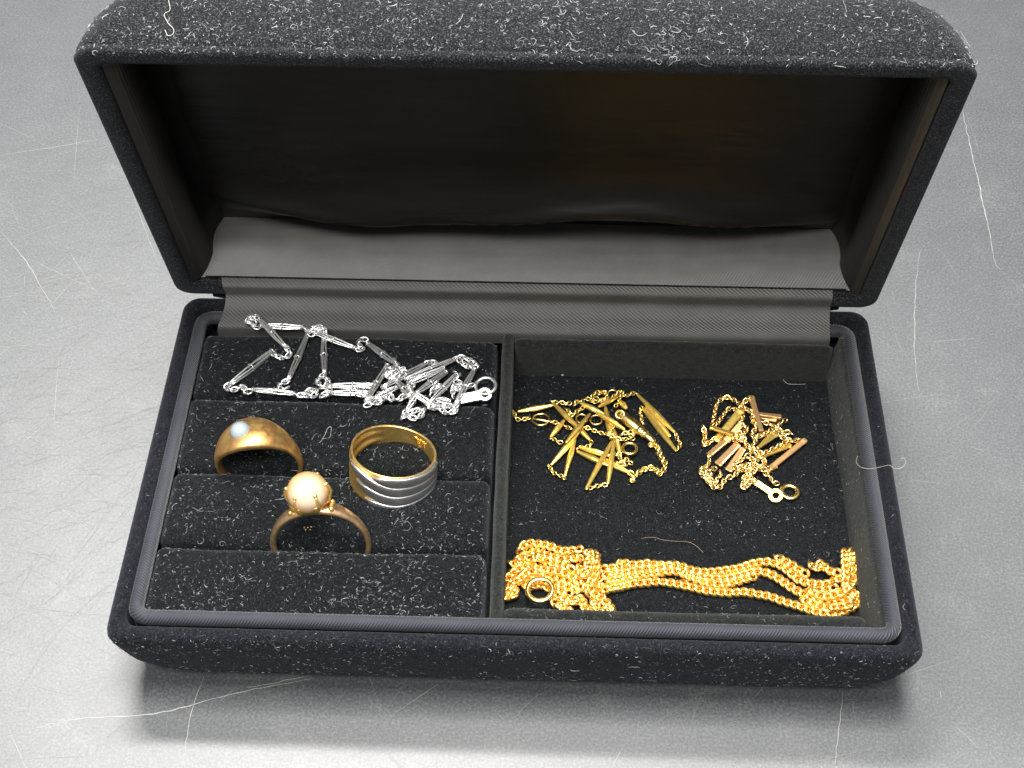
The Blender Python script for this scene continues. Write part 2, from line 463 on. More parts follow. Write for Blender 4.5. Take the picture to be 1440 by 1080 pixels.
wb = wallroll('tray_wall', (-.2, 3.84, 0), (7.5, 3.84, 0), .14, -.05, -1.5, M_TRAY, (0, -1, 0), -.06, .0)
wr = wallroll('tray_wall', (7.76, -4.3, 0), (7.76, 4.2, 0), .1, -.03, -1.5, M_TRAY, (-1, 0, 0), .14, .06)
wl = wallroll('tray_wall', (-7.95, -4.28, 0), (-7.95, 4.2, 0), .08, -.18, -1.5, M_PAD, (1, 0, 0))
wl['label'] = 'low velvet wall beside the ring rolls'

# ------------------------------------------------------------------ the lid
YB, ZB, ANG = 4.80, .32, -.3155
ls, lc = math.sin(ANG), math.cos(ANG)
def L3(x, u, t): return (x, YB + u * ls + t * lc, ZB + u * lc - t * ls)
LP = [(-2.35, 1.15, .8), (-2.3, .9, 1.0), (-2.15, .62, 1.15), (-1.9, .38, 1.2), (-1.6, .2, 1.12), (-1.25, .09, 1.0), (-.9, .05, .78), (-.55, .02, .6), (-.28, .005, .46),
      (-.235, .028, .45), (-.21, .034, .45), (-.18, .02, .43), (-.08, .0, .40), (-.02, .04, .38), (0, .10, .35), (0, .28, .36), (-.03, .38, .3), (-.10, .43, .26), (-1.5, .45, .3), (-1.84, .47, .95)]
def lidmap(x, y, z): return L3(x * 1.008, y * 1.008 + D / 2, -z)
lid = shell(lidmap, 'lid', M_LIDV, box, [(z, i, r) for z, i, r in LP], 0)
lid['label'] = 'raised velvet lid lined with black satin'

XI = W / 2 - .46      # inner half width at the lining
def lining(name, fn, nu, nv, m, uvs, par=lid, label=None):
    mb = MB(); mb.grid([[fn(i / nu, j / nv) for i in range(nu + 1)] for j in range(nv + 1)], uvf=lambda j, i: (i / nu * uvs[0], j / nv * uvs[1]))
    o = mb.build(name, m, par)
    if label: o['label'] = label
    return o
TB = 1.78
def bell(a, p=.5): return max(0., 1 - abs(2 * a - 1) ** (1 / p)) ** p if False else max(0., 1 - abs(2 * a - 1) ** 2.6)
def f_back(a, b_):
    x = -XI + .12 + (2 * XI - .24) * a; u = .72 + (D - 1.4) * b_
    e = min(1, bell(a) ** .5 * 1.0); g = min(1, (1 - abs(2 * b_ - 1) ** 3.2)) ** .6
    sag = .02 * math.sin(x * .9 + .4) * math.sin(math.pi * b_)
    bc = .12 + .02 * math.sin(x * .5 + .6) + .035 * (1 - (x / XI) ** 2)
    dd = b_ - bc; bul = math.exp(-(dd / (.05 if dd < 0 else .085)) ** 2) + .25 * math.exp(-((dd - .03 * math.sin(x * .7)) / .02) ** 2)
    return L3(x, u, TB + .02 - .16 * e * g - .58 * bul * min(1, bell(a) ** .8 * 1.1) - sag)
bp = lining('lid_lining', f_back, 140, 90, M_SATIN, (15, 8.5), label='padded black satin panel across the back of the lid')
def f_bot(a, b_):      # along x, across depth
    ends = .10 * (1 - b_) + .42 * b_
    x = -XI + .02 + ends * .6 + (2 * XI - .04 - 1.2 * ends) * a
    t = .22 + (TB - .18) * b_
    u = .50 + .16 * b_ + .13 * math.sin(math.pi * min(1, b_ * 1.02)) + .015 * math.sin(x * 1.7) * b_
    return L3(x, u, t)
lining('lid_lining', f_bot, 120, 24, M_SATINB, (16, 1.6), label='grey black satin strip along the foot of the lid')
def f_top(a, b_):
    x = -XI + .05 + (2 * XI - .1) * a; t = .15 + (TB - .1) * b_
    return L3(x, D - .5 - .12 * math.sin(math.pi * b_) - .12 * b_, t)
lining('lid_lining', f_top, 60, 12, M_SATIN, (16, 1.6), label='black satin strip under the top of the lid')
for sg in (-1, 1):
    def f_side(a, b_, sg=sg):
        u = .50 + (D - 1.0) * a; t = .10 + (TB + .08) * b_
        inx = (.30 * math.sqrt(max(0, 1 - (1 - b_ / .38) ** 2)) if b_ < .38 else .30 - .12 * math.sin(math.pi * (b_ - .38) / .62)) + .36 * b_ + (.03 * math.sin(u * 2.1) * b_)
        return L3(sg * (XI + .04 - inx), u, t)
    lining('lid_lining', f_side, 90, 26, M_SATINS, (9, 1.8), label='padded black satin strip down the %s side of the lid' % ('left' if sg < 0 else 'right'))

# hinge flap from the lid to the tray
def f_flap(a, b_):
    x0, x1 = -7.42 + .10 * math.sin(math.pi * b_ * 1.5) * .9, 7.46 - .02 * b_
    x = x0 + (x1 - x0) * a
    A = Vector(L3(0, .50, .34)); 
    P = [A, Vector(L3(0, .44, .0)), Vector(L3(0, .12, -.06)), Vector((0, 4.48, .20)), Vector((0, 4.2, .08)), Vector((0, 4.03, -.03)), Vector((0, 3.995, -.35))]
    s_ = b_ * 6; i = min(5, int(s_)); t = s_ - i
    Q = [P[0] * 2 - P[1]] + P + [P[-1] * 2 - P[-2]]; p0, p1, p2, p3 = Q[i:i + 4]
    q = .5 * ((2 * p1) + (p2 - p0) * t + (2 * p0 - 5 * p1 + 4 * p2 - p3) * t * t + (3 * p1 - p0 - 3 * p2 + p3) * t ** 3)
    lift = .05 * math.sin(x * .8 + 1) * math.sin(math.pi * b_) * .5
    return (x, q.y, q.z + lift * .5)
flap = lining('hinge_flap', f_flap, 120, 36, M_FLAP, (14, 1.8), par=box, label='dark grey twill strip joining lid and tray')
mb = MB(); mb.tube([(-7.75 + 15.5 * i / 30, 5.2, .10) for i in range(31)], lambda u: .30 * min(1, .6 + 8 * min(u, 1 - u)), 14)
mb.build('hinge_spine', M_SHELL, box)['label'] = 'velvet covered spine between lid and lower shell'
mb = MB()
for off in (0.0,):
    mb.tube([L3(-XI + .25 + (2 * XI - .5) * i / 60, .52, .235) for i in range(61)], .022, 6)
mb.build('seam', M_CORD if False else M_PAD, lid)

# ------------------------------------------------------------------ lint on the velvet
lint(lid, 7000, lambda c, n: n.z > .25 and c.z > 7.5, seed=11, Ls=(.03, .14), r=.0085, share=.6, dens=lambda p: 1 if p.x < 4.5 else .6)
lint(lid, 60, lambda c, n: n.z > .25 and c.z > 7.5, name='long_lint', seed=41, Ls=(.25, .5), r=.008, share=.8)
lint(tray_shell, 2000, lambda c, n: n.y < -.3 and c.z > -1.75 and c.y < -4, seed=12, Ls=(.025, .11), r=.008, share=.28)
lint(tray_shell, 300, lambda c, n: n.z > .3 and c.z > -.5, seed=13, Ls=(.03, .10), r=.006, share=.15)
lint(lid, 300, lambda c, n: n.y < -.5, seed=19, Ls=(.03, .10), r=.006, share=.15)
for k, o in enumerate(pads):
    lint(o, (1500, 1150, 1100, 800)[k], lambda c, n: n.z > .3, seed=20 + k, Ls=(.03, .125), r=.0072, share=.5)
    lint(o, (26, 14, 14, 10)[k], lambda c, n: n.z > .3, name='long_lint', seed=50 + k, Ls=(.22, .4), r=.006, share=.7)
lint(tfloor, 2400, lambda c, n: True, seed=30, Ls=(.025, .10), r=.0062, share=.35)
lint(div, 240, lambda c, n: n.z > .2, seed=31, Ls=(.03, .1), r=.006, share=.3)
lint(wf, 200, lambda c, n: n.z > .2, seed=32, Ls=(.03, .1), r=.006, share=.3)
lint(wr, 600, lambda c, n: n.x < -.3, seed=33, Ls=(.03, .1), r=.006, share=.25)
lint(wb, 600, lambda c, n: n.y < -.3, seed=34, Ls=(.03, .1), r=.0065, share=.45)
# crumbs of lint in the crease behind the tray
mb = MB(); rg = random.Random(3)
for k in range(90):
    p = at(rg.triangular(925, 1060, 1000) if k < 70 else rg.uniform(740, 1150), rg.gauss(523, 1.8), FZ + .05)
    mb.sphere((p.x, p.y, p.z), rg.uniform(.012, .035), 5, 4, (1.4, .8, .7))
stuff(mb.build('lint_crumbs', M_LINT, tfloor))

def fiber(name, trace, z, r, m, label, lift=.05, close=None, waves=0):
    pts = []; n = len(trace)
    for i, (x, y) in enumerate(trace):
        zz = z[i] if isinstance(z, (list, tuple)) else z
        p = at(x, y, zz); p.z += lift * math.sin(math.pi * i / max(1, n - 1)) * .5; pts.append(p)
    mb = MB(); mb.tube(smooth_path(pts, .03), r, 5)
    o = mb.build(name, m); o['label'] = label; o['category'] = 'thread'
    return o
fiber('stray_thread', [(1206, 641), (1204, 650), (1210, 657), (1222, 660), (1236, 658), (1250, 655), (1256, 659), (1263, 660), (1270, 657), (1274, 650), (1270, 644), (1266, 646)],
      [.06, .06, .12, .16, .16, .1, .1, .12, .12, .12, .12, .12], .0035, M_FIBRE, 'curled white thread lying across the right rim of the box')
fiber('stray_thread', [(1135, 531), (1118, 520), (1104, 524), (1100, 532), (1107, 540), (1120, 541), (1134, 540)], FZ + .04, .0038, M_FIBRE, 'looped white thread on the tray floor in its back right corner')
fiber('stray_hair', [(902, 757), (918, 756), (932, 760), (950, 762), (968, 763), (980, 769), (990, 778)], FZ + .1, .0035, M_HAIR, 'fine brown hair just above the long curb chain necklace')
fiber('stray_thread', [(441, 619), (449, 623), (457, 612), (461, 603), (466, 602), (465, 611), (463, 616), (446, 617), (441, 610)], -.02, .0038, M_FIBRE, 'square loop of thin thread between the domed ring and the two tone ring')
TH = [(237, 0), (239, 14), (231, 20), (236, 32), (244, 41), (243, 48), (236, 50), (232, 42)]
# the one on the lid's upper face: found where the pixel meets that face
def at_lid(px, py, off=.03):
    d = CR @ Vector(((px - 720) / FPX, -(py - 540) / FPX, -1))
    o0 = Vector(L3(0, D + off, 0)); nn = Vector((0, ls, lc)); t = (o0 - CP).dot(nn) / d.dot(nn)
    return CP + d * t
mb = MB(); mb.tube(smooth_path([at_lid(x, y) for x, y in TH], .03), .0055, 5)
o = mb.build('stray_thread', M_FIBRE); o['label'] = 'wavy white thread on top of the raised lid near its left corner'; o['category'] = 'thread'

# ------------------------------------------------------------------ rings
# 1: domed band with a small flush pearl
c = at(366, 657, 0) + Vector((0, .03, .10))
r1 = thing('pearl_band_ring', (c.x, c.y, c.z - 1), 'domed aged gold ring with one small silvery pearl set flush, left of the rings', 'ring')
mb = MB(); rows = []; nph = 96; phi0 = R_(-14)
yaw = Matrix.Rotation(R_(1.8), 3, 'Z') @ Matrix.Rotation(R_(-6), 3, 'X')
for i in range(nph):
    ph = 2 * math.pi * i / nph; d = math.atan2(math.sin(ph - phi0), math.cos(ph - phi0))
    k = math.exp(-(abs(d) / 1.02) ** 2.3)
    hw = .155 + .36 * k; Ro = .965 + .16 * k; Ri = .88 + .02 * k
    sec = []
    for j in range(15):      # outer, convex
        s_ = -1 + 2 * j / 14; sec.append((s_ * hw, Ri + .03 + (Ro - Ri - .03) * (1 - abs(s_) ** 2.4) ** .62))
    for j in range(1, 6):
        s_ = 1 - 2 * j / 6; sec.append((s_ * hw * .97, Ri - .012 * (1 - s_ * s_)))
    rows.append([c + yaw @ Vector((rr_ * math.sin(ph), a_, rr_ * math.cos(ph))) for a_, rr_ in sec])
rows.append(rows[0]); mb.grid(rows, True)
mb.build('band', M_OLD, r1)
ph = R_(-17)
pc = c + yaw @ Vector((1.07 * math.sin(ph), -.04, 1.07 * math.cos(ph)))
mb = MB(); mb.sphere(pc, .235, 28, 18); mb.build('pearl', M_PEARL2, r1)

# 2: solitaire pearl
c = at(451, 768, 0) + Vector((0, .05, .0))
r2 = thing('pearl_solitaire_ring', (c.x, c.y, c.z - 1), 'slim gold ring with one large round cream pearl held by claws', 'ring')
tl = Matrix.Rotation(R_(2), 3, 'Z') @ Matrix.Rotation(R_(-13), 3, 'X')
RR = 1.03; phi0 = R_(-7)
mb = MB(); rows = []; nph = 110
for i in range(nph):
    ph = 2 * math.pi * i / nph; d = math.atan2(math.sin(ph - phi0), math.cos(ph - phi0)); k = math.exp(-(abs(d) / .85) ** 2)
    hw = .10 + .11 * k; th = .062 + .05 * k; sec = []
    gr = .045 * k
    for j in range(16):
        t = 2 * math.pi * j / 16; a_ = hw * math.cos(t); o_ = th * math.sin(t)
        if math.sin(t) > .3: o_ -= gr * math.exp(-(a_ / .04) ** 2)
        sec.append((a_, RR + o_))
    rows.append([c + tl @ Vector((rr_ * math.sin(ph), a_, rr_ * math.cos(ph))) for a_, rr_ in sec])
rows.append(rows[0]); mb.grid(rows, True)
mb.build('band', M_DULL, r2)
ud = tl @ Vector((math.sin(phi0), 0, math.cos(phi0))); xd = tl @ Vector((math.cos(phi0), 0, -math.sin(phi0))); yd = ud.cross(xd)
pc = c + ud * (RR + .42)
mb = MB(); mb.sphere(pc, .455, 36, 24, (1, 1, .97)); mb.build('pearl', M_PEARL, r2)
mb = MB(); rows = []
for (h_, rr_) in ((-.5, .10), (-.46, .2), (-.36, .30), (-.24, .385), (-.17, .42), (-.13, .425), (-.13, .38), (-.25, .33), (-.38, .2), (-.42, .05)):
    rows.append([pc + ud * h_ + (xd * math.cos(t / 28 * 2 * math.pi) + yd * math.sin(t / 28 * 2 * math.pi)) * rr_ * (1 + .05 * math.cos(6 * t / 28 * 2 * math.pi)) for t in range(28)])
mb.grid(rows, True, True); mb.build('setting', M_RGOLD, r2)
for k in range(6):
    t = R_(k * 60 + 2); rd = xd * math.cos(t) + yd * math.sin(t); mb = MB()
    mb.tube([pc + rd * .25 - ud * .42, pc + rd * .42 - ud * .25, pc + rd * .49 - ud * .05, pc + rd * .47 + ud * .10, pc + rd * .42 + ud * .17], lambda u: .032 - .006 * u, 8)
    e = pc + rd * .43 + ud * .17; mb.sphere(e, .046, 10, 8); mb.build('claw', M_RGOLD, r2)
for sg in (-1, 1):
    for q in (-1, 1):
        mb = MB(); e = c + tl @ Vector(((RR + .10) * math.sin(phi0 + sg * .40), q * .12, (RR + .10) * math.cos(phi0 + sg * .40)))
        mb.sphere(e, .062, 12, 8); mb.build('shoulder_bead', M_RGOLD, r2)

# 3: two tone crossover ring lying in the slit
ax = Vector((.07, .08, 1)).normalized()
c = at(553, 653, .22)
r3 = thing('crossover_ring', (c.x, c.y, c.z - .6), 'wide two tone ring with brushed white ridges crossing over a yellow gold band', 'ring')
e1 = Vector((1, 0, 0)); e1 = (e1 - ax * e1.dot(ax)).normalized(); e2 = ax.cross(e1)
def rp(th, rr_, a_): return c + e1 * (rr_ * math.cos(th)) + e2 * (rr_ * math.sin(th)) + ax * a_
def wid(th): return .25 + .35 * (.5 - .5 * math.cos(th - R_(62))) ** .8
RO = 1.03
mb = MB(); rows = []; nph = 128
for i in range(nph):
    th = 2 * math.pi * i / nph; hw = wid(th); sec = []
    ridge = max(0, .5 - .5 * math.cos(th - R_(62))) ** 1.2
    hol = math.exp(-(math.atan2(math.sin(th - R_(148)), math.cos(th - R_(148))) / .55) ** 4)
    for j in range(29):
        s_ = -1 + 2 * j / 28
        sec.append((s_ * hw, RO - .058 - .02 * abs(s_) ** 6 + .018 * ridge * math.cos(s_ * math.pi * 3.5)))
    for j in range(0, 25):
        s_ = 1 - 2 * j / 24
        edge = min(1, (1 - abs(s_)) * 5)
        sec.append((s_ * hw * .97, RO - .125 + hol * edge * (.05 + .035 * math.cos(s_ * math.pi * 3))))
    rows.append([rp(th, rr_, a_) for a_, rr_ in sec])
rows.append(rows[0]); mb.grid(rows, True); gb = mb.build('gold_band', M_RGOLD, r3)
# white ridges: from the right shoulder round the front to points at the left
ENDS = [246, 200, 219, 235]
def sweep(th):
    t = min(1, max(0, (math.degrees(th) - 200) / 85)); return 1 - t * t * (3 - 2 * t)
for k in range(4):
    th0, th1 = R_(352), R_(ENDS[k]); n = 80; mb = MB(); rows = []
    for i in range(n + 1):
        u = i / n; th = th0 + (th1 - th0) * u; hw = wid(th)
        v_ = .75 - .5 * k + (.5 * sweep(th) if k else .12 * sweep(th))
        half = hw * .247 * (1 if u < .7 else max(.05, 1 - ((u - .7) / .3) ** 2.2))
        half *= min(1, .5 + u * 6); cen = hw * v_
        hgt = .052 * min(1, .5 + u * 4) * (1 if u < .85 else max(.3, 1 - ((u - .85) / .15) ** 2 * .7))
        sec = []
        for j in range(15):
            t = math.pi * j / 14; sec.append((cen + half * math.cos(t), RO - .045 + hgt * math.sin(t) ** .5))
        sec.append((cen - half, RO - .08)); sec.append((cen + half, RO - .08))
        rows.append([rp(th, rr_, a_) for a_, rr_ in sec])
    mb.grid(rows, True, True); o = mb.build('white_ridge', M_PLAT, r3)
mb = MB(); rows = []
for i in range(61):
    th = R_(353) + (R_(266) - R_(353)) * i / 60; hw = wid(th) * .985
    rows.append([rp(th, RO - .034 - .02 * abs(-1 + j / 10) ** 6, (-1 + j / 10) * hw) for j in range(21)] + [rp(th, RO - .07, hw), rp(th, RO - .07, -hw)])
mb.grid(rows, True, True); mb.build('white_plate', M_PLAT, r3)
def text_mesh(body, size, mapf, parent, m, name):
    cu = bpy.data.curves.new('t', 'FONT'); cu.body = body; cu.size = size; cu.extrude = .012; cu.align_x = 'CENTER'; cu.align_y = 'CENTER'; cu.offset = .004
    o = bpy.data.objects.new('t', cu); COL.objects.link(o); dg = bpy.context.evaluated_depsgraph_get(); dg.update()
    me = o.evaluated_get(dg).to_mesh(); vs = [mapf(v_.co.x, v_.co.y, v_.co.z) for v_ in me.vertices]; fs = [tuple(p.vertices) for p in me.polygons]
    o.evaluated_get(dg).to_mesh_clear(); bpy.data.objects.remove(o); bpy.data.curves.remove(cu)
    return build(name, vs, fs, m, parent, smooth=False)
for body, a0, th0 in (('Pt900', .055, 52), ('K18', -.075, 50)):
    text_mesh(body, .155, lambda x, y, z, a0=a0, th0=th0: rp(R_(th0) - x / .9, RO - .125 - .004 - z, a0 + y), r3, M_YEL, 'hallmark')['label'] = 'tiny stamped hallmark reading ' + body

# caustic glint below the solitaire, stood in for by added gold beads
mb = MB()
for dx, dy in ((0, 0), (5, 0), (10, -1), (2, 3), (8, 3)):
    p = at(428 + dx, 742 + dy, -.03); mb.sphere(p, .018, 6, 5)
o = mb.build('caustic_glint', M_YEL); o['label'] = 'caustic glint on the velvet under the solitaire ring, shaped as tiny gold beads'; o['category'] = 'glint'

# ------------------------------------------------------------------ chains
def oval_link(a, b_, r, twist=0, n=22, m=7):
    mb = MB(); pts = []
    for i in range(n):
        t = 2 * math.pi * i / n; x = a * math.cos(t); y = b_ * math.sin(t); g = twist * x / a
        pts.append((x, y * math.cos(g), y * math.sin(g)))
    mb.tube(pts, r, m, closed=True)
    me = bpy.data.meshes.new('link'); me.from_pydata([(x * U, y * U, z * U) for x, y, z in mb.v], [], mb.f)
    me.polygons.foreach_set('use_smooth', [True] * len(me.polygons)); return me
def with_mat(me, m): me.materials.append(m); return me
CURB = with_mat(oval_link(.118, .080, .043, R_(58)), M_CURB)
CAB_Y = with_mat(oval_link(.062, .043, .0165, 0, 14, 6), M_YEL)
ROL_Y = with_mat(oval_link(.072, .060, .024, 0, 16, 6), M_YEL)
CAB_R = with_mat(oval_link(.074, .052, .022, 0, 14, 6), M_ROSEY)
CAB_S = with_mat(oval_link(.105, .058, .022, R_(25), 16, 6), M_SILV)

def run(parent, mesh, pts, pitch, mode, jit=.1, rg=rnd, sag=0, store=None):
    P = smooth_path(pts, pitch)
    for i in range(len(P) - 1):
        t = P[min(i + 1, len(P) - 1)] - P[max(i - 1, 0)]
        if t.length < 1e-6: continue
        mid = (P[i] + P[i + 1]) / 2
        roll = rg.gauss(0, jit) + (0 if mode == 'curb' else (R_(50) if i % 2 else R_(-40)))
        o = place(mesh, 'link', parent, frame(P[i + 1] - P[i], roll=roll), mid)
        if store is not None: store.append(o)
    return P
def win(x0, y0, s):
    return lambda x, y, z: at(x0 + x / s, y0 + y / s, z)

